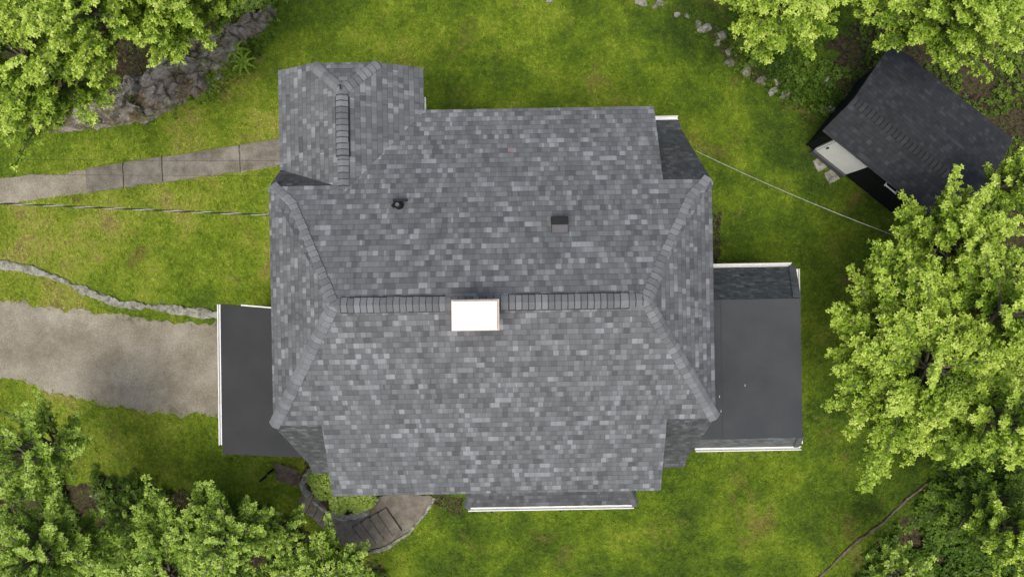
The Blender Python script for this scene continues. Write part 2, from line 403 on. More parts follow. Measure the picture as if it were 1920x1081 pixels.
soils = {
 'a': [(100, 232), (150, 226), (280, 205), (330, 170), (385, 130), (420, 80), (500, 45), (520, -10), (480, -150), (-260, -150), (-260, 225), (0, 225)],
 'b': [(1540, 90), (1640, 10), (1700, -150), (2200, -150), (2200, 330), (1900, 330), (1760, 450), (1700, 412), (1620, 300), (1580, 190)],
 'c': [(-260, 920), (60, 920), (140, 900), (200, 885), (330, 925), (480, 950), (560, 985), (650, 1035), (720, 1075), (760, 1240), (-260, 1240)],
 'd': [(1620, 1085), (1680, 1000), (1750, 925), (1810, 850), (1780, 700), (1790, 520), (1900, 400), (2200, 380), (2200, 1240), (1560, 1240)]}
for k, p in soils.items(): tag(sheet('soil', p, 0.006, 'soil', 0.4 if k in 'bd' else .22), kind='structure')
tag(sheet('soil', [(575, 860), (600, 850), (700, 900), (830, 925), (870, 935), (860, 965), (800, 935), (690, 960), (580, 930), (560, 905)], 0.007, 'soil', 0.10), kind='structure')
tag(sheet('soil', [(1335, 400), (1350, 395), (1352, 480), (1345, 560), (1335, 560)], 0.007, 'soil', 0.12), kind='structure')
tag(sheet('soil', [(1330, 40), (1370, 85), (1430, 130), (1490, 165), (1480, 180), (1425, 150), (1365, 108), (1320, 60)], 0.0065, 'soil', 0.22), kind='structure')

ordn = ['first', 'second', 'third', 'fourth', 'fifth', 'sixth', 'seventh', 'eighth', 'ninth', 'tenth', 'eleventh', 'twelfth', 'thirteenth', 'fourteenth', 'fifteenth', 'sixteenth', 'seventeenth', 'eighteenth', 'nineteenth', 'twentieth', 'twenty-first', 'twenty-second', 'twenty-third', 'twenty-fourth']
edges_x = [161, 232, 305, 450, 523]
def sp_top(x): return 318+(x-160)*(262-318)/363
def sp_bot(x): return 363+(x-160)*(311-363)/363
for i in range(4):
    x0, x1 = edges_x[i]+1.2, edges_x[i+1]-1.2
    j = random.uniform(-2, 2)
    if i == 3: x1 = 560
    o = sheet('path_slab', [(x0, sp_top(x0)+j), (x1, sp_top(x1)+j), (x1+2, sp_bot(x1)+j), (x0+2, sp_bot(x0)+j)], 0.05, 'concrete', 0.012, 0.15, thick=0.07)
    tag(o, f'worn concrete path slab, {ordn[i]} from the gravel end towards the house', 'slab', 'concrete slabs of the path to the house')

def ribbon(name, path, w, h, mat, jag=0.03, z=0.0):
    pts = [P(a, b) for a, b in path]; fine = []
    for i in range(len(pts)-1):
        k = max(2, int((pts[i+1]-pts[i]).length/.06))
        for j in range(k): fine.append(pts[i].lerp(pts[i+1], j/k))
    fine.append(pts[-1]); vs = []; fs = []
    prof = [(-.5, 0), (-.46, .8), (-.2, 1), (.2, 1), (.46, .8), (.5, 0)]
    for i, p in enumerate(fine):
        t = (fine[min(i+1, len(fine)-1)]-fine[max(i-1, 0)]).normalized(); s = Vector((-t.y, t.x, 0))
        for a, b in prof:
            wv = w*(1+1.0*noise.noise(p*2.1+Vector((3, 0, 0)))+.5*noise.noise(p*7))
            q = p+s*a*wv; nz = noise.noise_vector(q*5+Vector((0, 0, b*3)))*.7+noise.noise_vector(q*13+Vector((0, 0, b*3)))*.6
            vs.append((q.x+nz.x*jag, q.y+nz.y*jag, z+max(-.02, b*h*(1+.6*noise.noise(p*3))+nz.z*jag*(b > 0))))
    for i in range(len(fine)-1):
        for k in range(5): fs.append((i*6+k, (i+1)*6+k, (i+1)*6+k+1, i*6+k+1))
    fs += [tuple(range(6)), tuple((len(fine)-1)*6+k for k in range(5, -1, -1))]
    return pmesh(name, vs, [f[::-1] for f in fs], mat, smooth=False)
tag(ribbon('stone_edging', [(-200, 470), (0, 496), (50, 503), (110, 522), (160, 545), (225, 570), (300, 576), (360, 585), (425, 592)], 0.24, 0.08, 'curb', 0.04),
    'pale stone edging curving between the lawn and the gravel drive', 'edging')
tag(ribbon('timber_edging', [(1500, 1110), (1548, 1070), (1600, 1018), (1650, 982), (1700, 935), (1748, 898)], 0.06, 0.06, 'wood', 0.02),
    'weathered timber edging along the lawn at lower right', 'edging')

# ------------------------------------------------------------ rocks
def outcrop():
    cl = [P(a, b) for a, b in [(508, 26), (455, 58), (400, 96), (350, 130), (295, 160), (245, 196), (180, 220), (70, 240)]]
    hw = [.20, .38, .66, .88, .90, .68, .40, .15]
    xs = np.arange(-16.2, -7.2, .04); ys_ = np.arange(4.8, 9.6, .04)
    vs = []; fs = []; idx = {}
    for j, y in enumerate(ys_):
        for i, x in enumerate(xs):
            p = Vector((x, y, 0)); best = (9, 0)
            for k in range(len(cl)-1):
                a, b = cl[k], cl[k+1]; d = b-a; t = max(0, min(1, (p-a).dot(d)/d.length_squared))
                dd = (p-a-d*t).length; w_ = hw[k]*(1-t)+hw[k+1]*t
                if dd/w_ < best[0]: best = (dd/w_, w_)
            e = best[0]+.55*noise.noise(p*1.2)+.22*noise.noise(p*4)
            if e > 1.15: continue
            # fractured slabs: stretched along the ledge, each with its own height and tilt
            r = Vector((x*.82+y*.57, (-x*.57+y*.82)*2.1, 0))*.80
            r += noise.noise_vector(p*1.6)*.42
            ds, ps = noise.voronoi(r); c0 = ps[0]
            hs = noise.noise(c0*7.3+Vector((2, 5, 1))); tx = noise.noise(c0*9.1); ty = noise.noise(c0*5.7+Vector((4, 0, 0)))
            env = max(0, 1-max(0, e)**3)
            ck = min(1, (ds[1]-ds[0])/.05)
            r2 = r*2.6; d2, p2 = noise.voronoi(r2); h2 = noise.noise(p2[0]*6.1)
            h = env*(.36+.45*hs+.16*h2)+env*((r-c0).x*tx*.6+(r-c0).y*(ty*.8+.2))
            h = h*(.60+.40*ck)+.05*noise.noise(p*3)+.02*noise.noise(p*12)
            if e > .92: h = min(h, (1.15-e)*.9-.03)
            idx[(i, j)] = len(vs); vs.append((x, y, max(-.05, h)))
    for (i, j), a in idx.items():
        q = (idx.get((i+1, j)), idx.get((i+1, j+1)), idx.get((i, j+1)))
        if None not in q: fs.append((a, *q))
    return tag(pmesh('rock_outcrop', vs, fs, 'rock'), 'long cracked grey rock ledge between the lawn and the upper left trees', 'rock outcrop')
outcrop()
def rock(px, py, sx, sy, h, rz, seed, label, group=None, z=0.0, name='rock', mat='rock', sub=4):
    bm = bmesh.new(); bmesh.ops.create_icosphere(bm, subdivisions=sub, radius=1.0)
    sv = Vector((seed*3.1, seed*1.7, seed*.9))
    rr = random.Random(seed); pl = [(Vector((rr.uniform(-1, 1), rr.uniform(-1, 1), rr.uniform(-.2, 1))).normalized(), rr.uniform(.5, .85)) for _ in range(11)]
    for v in bm.verts:
        c = v.co.copy()
        for n_, d_ in pl:
            e = c.dot(n_)-d_
            if e > 0: c -= n_*e*.95
        c += c.normalized()*(noise.noise(c*1.7+sv)*.25+noise.noise(c*4+sv)*.14+noise.noise(c*9+sv)*.07)
        v.co = Vector((c.x*sx, c.y*sy, c.z*h))
    me = bpy.data.meshes.new(name); bm.to_mesh(me); bm.free()
    o = link(name, me, mat); o.location = P(px, py, z); o.rotation_euler = (0, 0, rz)
    return tag(o, label, 'rock', group)
rocks = [(306, 203, .58, .2, .12, .85, 'flat rock slab lying between the ledge and the lawn'),
 (272, 224, .28, .18, .14, .4, 'small grey rock below the flat rock slab by the lawn'),
 (410, 144, .22, .16, .12, .4, 'small grey rock at the foot of the ledge near the ferns')]
for i, r in enumerate(rocks): rock(*r[:6], 11+i, r[6])
es = [(1203, 5, .20), (1226, 13, .12), (1240, 8, .17), (1266, 24, .12), (1290, 30, .10), (1306, 50, .17), (1322, 56, .24), (1342, 78, .13), (1350, 66, .20), (1366, 100, .15), (1372, 118, .18), (1402, 132, .24), (1412, 118, .10), (1430, 154, .20), (1456, 152, .13), (1446, 174, .20), (1470, 174, .24), (1500, 190, .11)]
for i, (a, b, s) in enumerate(es):
    rock(a+random.uniform(-4, 4), b+random.uniform(-4, 4), s*1.15, s*random.uniform(.6, 1.0), s*.6, random.uniform(0, 3), 40+i, f'irregular grey edging stone, {ordn[i]} from the top edge along the upper right row', 'rough stones edging the upper right lawn', name='edging_stone', mat='stone_mossy' if i % 3 else 'curb', sub=3)
rock(1030, 3, .13, .1, .09, .3, 69, 'lone small stone at the top edge above the lawn', name='edging_stone', mat='curb', sub=3)
rock(1549, 152, .17, .13, .12, .3, 70, 'pale round stone above the larger boulder beside the shed', name='boulder', mat='curb', sub=3)
rock(1549, 204, .27, .24, .25, .3, 71, 'brown rounded boulder on the lawn edge left of the shed', name='boulder', sub=3)
for i, (a, b, s, lb) in enumerate([(180, 925, .3, 'grey stone under the shrubs at lower left, beside the lawn'), (205, 948, .22, 'small grey stone just below the grey stone at lower left')]):
    rock(a, b, s, s*.75, s*.6, i, 80+i, lb, name='stone', sub=3)
for i, (a, b, lb) in enumerate([(1537, 308, 'upper of two pale stone pads before the white shed door'), (1558, 331, 'lower of two pale stone pads before the white shed door')]):
    o = sheet('stone_pad', [(a-15, b-6), (a+3, b-16), (a+16, b+4), (a-4, b+15)], 0.05, M['curb'], 0.02, 0.06, thick=0.08); tag(o, lb, 'stone pad', 'stone pads at the shed door')

# ------------------------------------------------------------ house
house = empty('house', (0, 0, 0), A, 'grey shingled house with hipped ends, wide dormers and a white chimney cap', 'house')
RL = Vector((-3.85, Y0, ZR)); RR = Vector((2.87, Y0, ZR))
XL, XR = -5.60, 4.68
yF, zF = -3.10, ZR-SL*(-0.30+3.10)
yB, zB = 2.46, ZR-SL*(2.46+0.30)
yFe = -5.00; zFe = ZR-SL*(Y0-yFe)
yBe = 4.40; zBe = ZR-SL*(yBe-Y0)
DX0, DX1 = -4.48, 3.55
hl = RP(545, 385); hr = RP(1298, 372)
BL, BR = Vector((XL, yF, zF)), Vector((XR, yF, zF)); TL, TR = Vector((XL, yB, zB)), Vector((XR, yB, zB))
X = (1, 0, 0); Y = (0, 1, 0)
roof_face('front_roof_slope', [RL, BL, (DX0, yF, zF), (DX0, yFe, zFe), (DX1, yFe, zFe), (DX1, yF, zF), BR, RR], X, 'shingle', house)
roof_face('rear_roof_slope', [RR, hr, TR, (DX1, yB, zB), (DX1, yBe, zBe), (-3.86, yBe, zBe), (-3.86, yB, zB), TL, hl, RL], X, 'shingle', house)
up3 = Vector((0, 0, .004))
roof_face('hip_slope', [RL, TL, BL], Y, 'shingle', house)
roof_face('hip_slope', [RR, BR, TR], Y, 'shingle', house)
for a, b, c in ((RL, hl, TL), (RR, TR, hr)):
    roof_face('hip_flare', [a+up3*2, b+up3*2, c+up3*2], Y, 'shingle', house, 0.004, 0)
zl = 3.13; yFl, yBl = -5.02, 4.58
for nm, y0_, z0_, y1_ in (('front_lower_slope', yF, zF, yFl), ('rear_lower_slope', yB, zB, yBl)):
    s = -1 if y1_ < 0 else 1
    p = [(XL, y0_, z0_-.03), (XR, y0_, z0_-.03), (XR, y1_-s*.35, zl+.32), (XR, y1_, zl), (XL, y1_, zl), (XL, y1_-s*.35, zl+.32)]
    roof_face(nm, [p[0], p[1], p[2], p[5]], X, 'shingle_low', house); roof_face(nm, [p[5], p[2], p[3], p[4]], X, 'shingle_low', house)
nF = Vector((0, -SL, 1)); nB_ = Vector((0, SL, 1))
nL = (RL-TL).cross(RL-BL); nL = nL if nL.z > 0 else -nL
nR = (RR-TR).cross(RR-BR); nR = nR if nR.z > 0 else -nR
caps('hip_cap', [BL, RL], nF, nL, house); caps('hip_cap', [BR, RR], nF, nR, house)
caps('hip_cap', [TL+Vector((.05, 0, 0)), hl, RL], nB_, nL, house); caps('hip_cap', [TR-Vector((.05, 0, 0)), hr, RR], nB_, nR, house)
def hx(px): return (unrot(px, 570)[0])*(HC-ZR)/FP
caps('ridge_cap', [(hx(834), Y0, ZR), (hx(955), Y0, ZR)], nF, nB_, house, w=.15)
for a, b in ((638, 834), (953, 1180)):
    x0, x1 = hx(a), hx(b)
    m = MB(); hh = .05; w = .178
    zed = ZR-SL*w
    m.add([(x0, Y0-w, zed-.02), (x1, Y0-w, zed-.02), (x1, Y0+w, zed-.02), (x0, Y0+w, zed-.02), (x0, Y0-w, zed+hh), (x1, Y0-w, zed+hh), (x1, Y0+w, zed+hh), (x0, Y0+w, zed+hh), (x0, Y0, ZR+hh), (x1, Y0, ZR+hh)],
          [(0,1,5,4),(2,3,7,6),(4,5,9,8),(8,9,6,7),(0,4,8,7,3),(1,2,6,9,5)])
    v = m.build('ridge_vent', 'vent_black', house)
    caps('vent_cap', [(x0+.025, Y0, ZR+hh), (x1-.02, Y0, ZR+hh)], nF, nB_, v, w=.170, exp=.14, hk=.7)
caps('ridge_cap', [(hx(1180), Y0, ZR), RR], nF, nB_, house, w=.15); caps('ridge_cap', [(hx(638), Y0, ZR), RL], nF, nB_, house, w=.15)

# rear left wing
wx0, wxr, wx1, wze, wzr, wy = -5.63, -3.855, -2.08, 5.30, 6.25, 5.42
ws = (wzr-wze)/(wxr-wx0); cz = 5.81; cx0 = wx0+(cz-wze)/ws; cx1 = wx1-(cz-wze)/ws; wyr = 4.65
E = Vector((wxr, wyr, wzr)); ys = 1.9
roof_face('wing_slope', [(wx0, 2.1, wze), (wxr, ys, wzr), E, (cx0, wy, cz), (wx0, wy, wze)], Y, 'shingle', house)
roof_face('wing_slope', [(wxr, ys, wzr), (wx1, 4.0, wze), (wx1, wy, wze), (cx1, wy, cz), E], Y, 'shingle', house)
roof_face('wing_end_slope', [E, (cx1, wy, cz), (cx0, wy, cz)], X, 'shingle', house)
nWL, nWR = Vector((-ws, 0, 1)), Vector((ws, 0, 1)); nWE = Vector((0, (wzr-cz)/(wy-wyr), 1))
caps('ridge_cap', [(wxr, 4.4, wzr), (wxr, 4.72, wzr)], nWL, nWR, house, w=.14)
ins = lambda a, b: Vector(a).lerp(b, .06)
caps('hip_cap', [ins((cx0, wy, cz), E), E], nWL, nWE, house, w=.13); caps('hip_cap', [ins((cx1, wy, cz), E), E], nWR, nWE, house, w=.13)
m = MB(); y0v, y1v = HP(640, 292, 6.3).y, HP(640, 180, 6.3).y; w = .162; zed = wzr-ws*w; hh = .05
m.add([(wxr-w, y0v, zed-.02), (wxr-w, y1v, zed-.02), (wxr+w, y1v, zed-.02), (wxr+w, y0v, zed-.02), (wxr-w, y0v, zed+hh), (wxr-w, y1v, zed+hh), (wxr+w, y1v, zed+hh), (wxr+w, y0v, zed+hh), (wxr, y0v, wzr+hh), (wxr, y1v, wzr+hh)],
      [(0,1,5,4),(2,3,7,6),(4,5,9,8),(8,9,6,7),(3,0,4,8,7),(1,2,6,9,5)])
v = m.build('ridge_vent', 'vent_black', house); caps('vent_cap', [(wxr, y0v+.025, wzr+hh), (wxr, y1v-.02, wzr+hh)], nWL, nWR, v, w=.152, exp=.14, hk=.7)
caps('ridge_cap', [(wxr, 2.45, wzr), (wxr, y0v, wzr)], nWL, nWR, house, w=.14)
q = HP(638, 163, 6.35); MB().box((q.x-.014, q.y-.06, 6.345), (q.x+.014, q.y+.05, 6.36)).add([(q.x-.05, q.y+.03, 6.346), (q.x-.012, q.y+.03, 6.346), (q.x-.012, q.y+.05, 6.358), (q.x-.05, q.y+.05, 6.358)], [(0,1,2,3)]).build('ridge_mark', 'black', house)

MB().box((XL+.25, -4.7, 0), (XR-.25, 4.0, 3.2)).build('wall', 'wall', house)
MB().box((DX0+.18, -4.62, 3.2), (DX1-.18, -3.3, 5.2)).build('dormer_wall', 'wall', house)
MB().box((-3.8, 2.7, 3.2), (DX1-.18, 4.0, 5.18)).build('dormer_wall', 'wall', house)
MB().box((XL+.3, -2.9, 3.2), (XR-.3, 2.3, 5.9)).build('gable_wall', 'wall', house)
MB().box((wx0+.22, 2.3, 0), (wx1-.75, 4.85, 5.15)).build('wing_wall', 'wall', house)
gutter('gutter', (3.3, yBl+.06, zl-.02), (XR, yBl+.06, zl-.02), house)
MB().box((wx1+.0, 4.42, 5.02), (wx1+.03, 4.75, 5.16)).build('trim_board', 'white', house)
zp, zp2 = 2.6, 3.35
pA, pB, pC, pD = Vector((-1.42, -6.2, zp)), Vector((3.42, -6.2, zp)), Vector((2.9, -4.9, zp2)), Vector((-.9, -4.9, zp2))
roof_face('entry_roof', [pA, pB, pC, pD], X, 'shingle_low', house)
roof_face('entry_roof', [pA, pD, (-1.42, -4.9, zp)], Y, 'shingle_low', house); roof_face('entry_roof', [pB, (3.42, -4.9, zp), pC], Y, 'shingle_low', house)
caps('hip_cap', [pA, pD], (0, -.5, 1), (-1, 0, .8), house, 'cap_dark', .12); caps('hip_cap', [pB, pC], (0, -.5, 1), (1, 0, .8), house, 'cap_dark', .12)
gutter('gutter', (-1.36, -6.26, zp-.02), (3.36, -6.26, zp-.02), house)
MB().box((-1.15, -5.9, 0), (3.15, -4.72, 2.55)).build('bay_wall', 'wall', house)
for px in (922, 1050):
    q = HP(px, 958, 2.3); MB().box((q.x-.03, -6.42, 2.38), (q.x+.03, -6.25, 2.44)).build('gutter_bracket', 'black', house)

# left flat porch roof
q = [Vector((-8.17, -.30, 2.85)), Vector((-8.20, -4.5, 2.85)), Vector((-5.2, -4.62, 3.05)), Vector((-5.2, -.60, 3.05))]
porch = MB().prism(q, Vector((0, 0, -.16))).build('porch_roof', 'membrane_l', house)
gutter('gutter', (-8.24, -.30, 2.84), (-8.26, -4.25, 2.84), house, .09)
MB().prism([Vector((-7.6, -.352, 2.88)), Vector((-7.6, -.318, 2.88)), Vector((-5.3, -.545, 3.05)), Vector((-5.3, -.575, 3.05))][::-1], Vector((0, 0, -.15))).build('fascia', 'white', house)
for x, y in ((-8.0, -.55), (-8.0, -4.3), (-8.0, -2.4)):
    MB().box((x-.06, y-.06, 0), (x+.06, y+.06, 2.72)).build('porch_post', 'white', house, bevel=.01)
MB().box((-8.05, -4.42, -.02), (-5.37, -.5, .18)).build('porch_floor', 'concrete', house)
# right sunroom with flat deck and shingled skirt
dz, lz = 4.6, 2.4
d = [Vector((4.0, -.38, dz)), Vector((4.0, -3.92, dz)), Vector((7.33, -3.92, dz)), Vector((7.33, -.38, dz))]
deck = MB().prism([v+Vector((0, 0, .03)) for v in d], Vector((0, 0, -.1))).build('flat_roof', 'membrane_r', house)
for xx in (5.3,): MB().box((xx-.012, -3.9, dz+.028), (xx+.012, -.4, dz+.033)).build('seam', 'seam', deck)
for pxx, pyy in ((1349, 743), (1352, 770), (1397, 722)):
    q = HP(pxx, pyy, dz+.03); MB().box((q.x-.01, q.y-.03, dz+.031), (q.x+.006, q.y+.03, dz+.036)).build('membrane_scuff', 'cable', deck)
o = [Vector((4.0, .48, lz)), Vector((4.0, -4.66, lz)), Vector((8.12, -4.66, lz)), Vector((8.12, .48, lz))]
roof_face('skirt_roof', [d[0], d[3], o[3], o[0]], X, 'shingle_skirt', house)
roof_face('skirt_roof', [d[2], d[1], o[1], o[2]], X, 'shingle_skirt', house)
roof_face('skirt_roof', [d[3], d[2], o[2], o[3]], Y, 'shingle_skirt', house)
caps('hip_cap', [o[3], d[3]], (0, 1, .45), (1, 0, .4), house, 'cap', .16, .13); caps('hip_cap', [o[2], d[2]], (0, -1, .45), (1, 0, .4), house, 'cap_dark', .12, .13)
gutter('gutter', (4.3, .55, lz-.02), (8.06, .55, lz-.02), house); gutter('gutter', (5.2, -4.73, lz-.02), (8.24, -4.73, lz-.02), house)
gutter('gutter', (8.215, .42, lz+.0), (8.215, -4.6, lz+.0), house)
MB().box((4.45, -4.35, 0), (7.8, .2, 2.4)).build('sunroom_wall', 'wall', house)
MB().box((4.4, -3.8, 2.4), (7.2, -.5, 4.4)).build('sunroom_wall', 'wall', house)
# chimney
c = HP(891, 590.5, 8.1); hw, hd = .492, .322
ch = MB().box((c.x-hw+.06, c.y-hd+.06, 6.2), (c.x+hw-.06, c.y+hd-.06, 7.95)).build('chimney', 'brick', house)
MB().box((c.x-hw, c.y-hd, 7.95), (c.x+hw, c.y+hd, 8.05)).build('chimney_crown', 'beige', ch, bevel=.015)
MB().prism([Vector((c.x-hw+.01, c.y-hd+.02, 8.11)), Vector((c.x+hw-.05, c.y-hd+.02, 8.11)), Vector((c.x+hw-.04, c.y+hd-.04, 8.11)), Vector((c.x-hw+.02, c.y+hd-.03, 8.11))], Vector((0, 0, -.058))).build('chimney_cap', 'pan', ch, bevel=.01)
for sx, sy in ((-1, -1), (1, -1), (1, 1), (-1, 1)):
    MB().box((c.x+sx*(hw-.09)-.03, c.y+sy*(hd-.08)-.004, 8.111), (c.x+sx*(hw-.09)+.03, c.y+sy*(hd-.08)+.004, 8.118), rz=sx*sy*.7).build('cap_crease', 'beige', ch)
# roof vents
q = RP(749, 385)
vp = MB().tube([q+Vector((0, 0, -.05)), q+Vector((0, 0, .18))], .10, 16).build('vent_pipe', 'black', house, True)
MB().box((q.x-.12, q.y+.07, q.z+.10), (q.x+.20, q.y+.125, q.z+.19)).build('pipe_hood', 'black', vp)
MB().tube([q+Vector((-.02, 0, .18)), q+Vector((-.02, 0, .20))], .045, 12).build('pipe_mouth', 'darkgrey', vp)
MB().tube([q+Vector((-.09, .04, .0)), q+Vector((-.13, -.02, .09))], .05, 12).build('pipe_elbow', 'black', vp)
q = RP(1049, 422); w = .195
bv = MB(); f = lambda y: ZR-SL*(y-Y0)
ya, yb = q.y-.19, q.y+.18
bv.add([(q.x-w, ya, f(ya)), (q.x+w, ya, f(ya)), (q.x+w, yb, f(yb)), (q.x-w, yb, f(yb)), (q.x-w*.9, ya+.02, f(ya)+.035), (q.x+w*.9, ya+.02, f(ya)+.035), (q.x+w*.9, yb-.03, f(ya)+.07), (q.x-w*.9, yb-.03, f(ya)+.07)],
       [(0,1,5,4),(1,2,6,5),(3,0,4,7),(4,5,6,7),(2,3,7,6)])
b_ = bv.build('box_vent', 'darkgrey', house)
MB().box((q.x-w*.98, q.y+.0, f(ya)+.03), (q.x+w*.98, yb, f(ya)+.09)).build('vent_hood', 'black', b_, bevel=.008)
q = RP(958, 281); MB().prism([q+Vector((-.07, -.05, .0265)), q+Vector((.07, -.05, .0265)), q+Vector((.07, .05, -.0185)), q+Vector((-.07, .05, -.0185))], Vector((0, 0, -.006))).build('faded_shingle', 'pink', house)

# ------------------------------------------------------------ shed
shed = empty('garden_shed', (11.87, 4.475, 0), math.atan2(-.623, .782), 'small black shed with dark shingled roof and white door under the trees', 'shed')
e0, r0, b0 = (-1.67, 2.1), (-.71, 2.72), (1.67, 2.0)
roof_face('front_roof_slope', [(-2.28, *e0), (2.28, *e0), (2.28, *r0), (-2.28, *r0)], X, 'shingle_shed', shed)
roof_face('rear_roof_slope', [(-2.28, *r0), (2.28, *r0), (2.28, *b0), (-2.28, *b0)], X, 'shingle_shed', shed)
caps('ridge_cap', [(-2.28, *r0), (2.28, *r0)], (0, -.62/.96, 1), (0, .3, 1), shed, 'cap_shed', .14, hk=.8)
m = MB(); prof = [(-1.36, 0), (1.45, 0), (1.45, 1.97), (-.71, 2.62), (-1.36, 2.2)]
m.add([(-1.95, y, z) for y, z in prof]+[(1.95, y, z) for y, z in prof], [(4,3,2,1,0),(5,6,7,8,9),(0,1,6,5),(1,2,7,6),(2,3,8,7),(3,4,9,8),(4,0,5,9)])
m.build('wall', 'blackwall', shed)
dr = MB().box((-1.66, -1.48, .35), (-.50, -1.363, 1.95)).build('door', 'pan', shed, bevel=.008)
MB().box((-1.72, -1.44, .30), (-1.665, -1.364, 2.0)).build('door_frame', 'pan', dr); MB().box((-.495, -1.44, .30), (-.44, -1.364, 2.0)).build('door_frame', 'pan', dr)
MB().box((-1.62, -1.52, .98), (-1.58, -1.482, 1.12)).build('handle', 'black', dr)
MB().box((-1.72, -1.52, -.02), (-.44, -1.363, .29)).build('door_sill', 'darkgrey', shed)
m = MB(); m.tube([(.35, -1.37, 1.45), (.35, -1.48, 1.45), (.35, -1.48, 1.5), (.75, -1.48, 1.5), (.75, -1.48, 1.45), (.75, -1.37, 1.45)], .025, 8)
m.build('wall_bracket', 'pan', shed)
MB().box((-1.97, -1.385, 0), (-1.91, -1.361, 2.1)).build('corner_trim', 'blackwall', shed)

# ------------------------------------------------------------ cables
def sag(a, b, s, n=40): return [a.lerp(b, i/n)+Vector((0, 0, -s*4*(i/n)*(1-i/n))) for i in range(n+1)]
a, b = P(505, 403, 5.7), P(-250, 369, 5.9)
path = sag(a, b, .1, 200); root = empty('service_cable', a, 0, 'thick twisted pale overhead cable reaching the left end of the house', 'cable')
for k in range(3):
    pp = []
    for i, p in enumerate(path):
        an = i*.42+k*2*PI/3; pp.append(p-a+Vector((0, math.cos(an), math.sin(an)))*.013)
    MB().tube(pp, .0105, 5).build('strand', 'cable' if k == 0 else 'cable_black', root, True)
for py, lb in ((298, 'upper of two thin dark wires crossing above the slab path'), (326, 'lower of two thin dark wires crossing above the gravel path')):
    tag(MB().tube(sag(P(524, py+3, 5.2), P(-250, py-3, 5.6), .15), .004, 5).build('overhead_wire', 'cable_black', None, True), lb, 'wire')
tag(MB().tube(sag(P(1305, 283, 4.4), P(1692, 447, 3.2), .25), .007, 6).build('overhead_wire', 'cable', None, True), 'pale thin wire running from the house towards the right tree', 'wire')

# ------------------------------------------------------------ garden steps at lower left of the house
walk = [(800, 927), (812, 930), (795, 962), (765, 995), (720, 1022), (680, 1032), (640, 1020), (600, 985), (560, 940), (575, 905), (588, 925), (612, 948), (650, 965), (690, 960), (708, 930), (740, 924)]
tag(sheet('walkway', walk, 0.03, 'steps', 0.03, 0.1), kind='structure')
st = empty('garden_steps', P(705, 985), 0, 'flight of brown stone steps curving below the planting bed', 'steps')
def tread(parent, c, L, W, ang, z, mat='stepedge', nm='tread'):
    cc = P(*c)-parent.location; r = Matrix.Rotation(ang, 3, 'Z')
    vs = [r @ Vector((x*L/2, y*W/2, 0))+cc for x, y in ((-1, -1), (1, -1), (1, 1), (-1, 1))]
    return MB().prism([v+Vector((0, 0, z)) for v in vs], Vector((0, 0, -z+.0))).build(nm, mat, parent, bevel=.006)
for i in range(4):
    tread(st, (732-i*16, 976+i*8), .31, .90-.03*i, .60+i*.02, .13-i*.025, 'steps')
    tread(st, (723-i*16, 980+i*8), .03, .90-.03*i, .60+i*.02, .133-i*.025, 'stepedge', 'step_nosing')
st2 = empty('garden_steps', P(590, 955), 0, 'short flight of brown steps left of the planting bed', 'steps')
for i in range(4):
    tread(st2, (576+i*13, 939+i*9), .27, .62, -.42+i*.02, .13-i*.025, 'steps'); tread(st2, (583+i*13, 943+i*9), .025, .62, -.42+i*.02, .133-i*.025, 'stepedge', 'step_nosing')
tag(ribbon('bed_border', [(590, 878), (568, 905), (585, 935), (615, 957), (650, 968), (688, 958), (706, 932)], 0.25, 0.14, 'curb', 0.04), 'pale stone border curving round the planting bed', 'border')
tag(ribbon('brick_edging', [(650, 1034), (690, 1036), (725, 1026), (765, 999), (798, 962), (814, 932)], 0.09, 0.05, 'curb', 0.03), 'stone edging on the outer curve of the garden walk', 'edging')
tag(sheet('planting_soil', [(590, 884), (573, 906), (590, 932), (618, 953), (650, 962), (684, 954), (700, 930), (660, 900)], 0.1, 'soil', 0.01), kind='structure')
wg = empty('wooden_landing', P(540, 885), 0, 'small weathered wooden landing with thin rail beside the porch', 'landing')
def bar(a, b, w, z0, z1, mat, nm):
    a, b = P(*a)-wg.location, P(*b)-wg.location; t = (b-a).normalized(); s = Vector((-t.y, t.x, 0))*w/2
    return MB().prism([Vector((v.x, v.y, z1)) for v in (a-s, b-s, b+s, a+s)], Vector((0, 0, z0-z1))).build(nm, mat, wg)
for i in range(4): bar((514+i*2, 868+i*9), (560+i*4, 884+i*9), .13, .01, .05, 'wood', 'plank')
bar((497, 893), (513, 879), .03, .5, .54, 'black', 'rail')
bar((497, 892), (500, 894), .04, 0, .50, 'black', 'post'); bar((511, 878), (514, 881), .04, 0, .50, 'black', 'post')

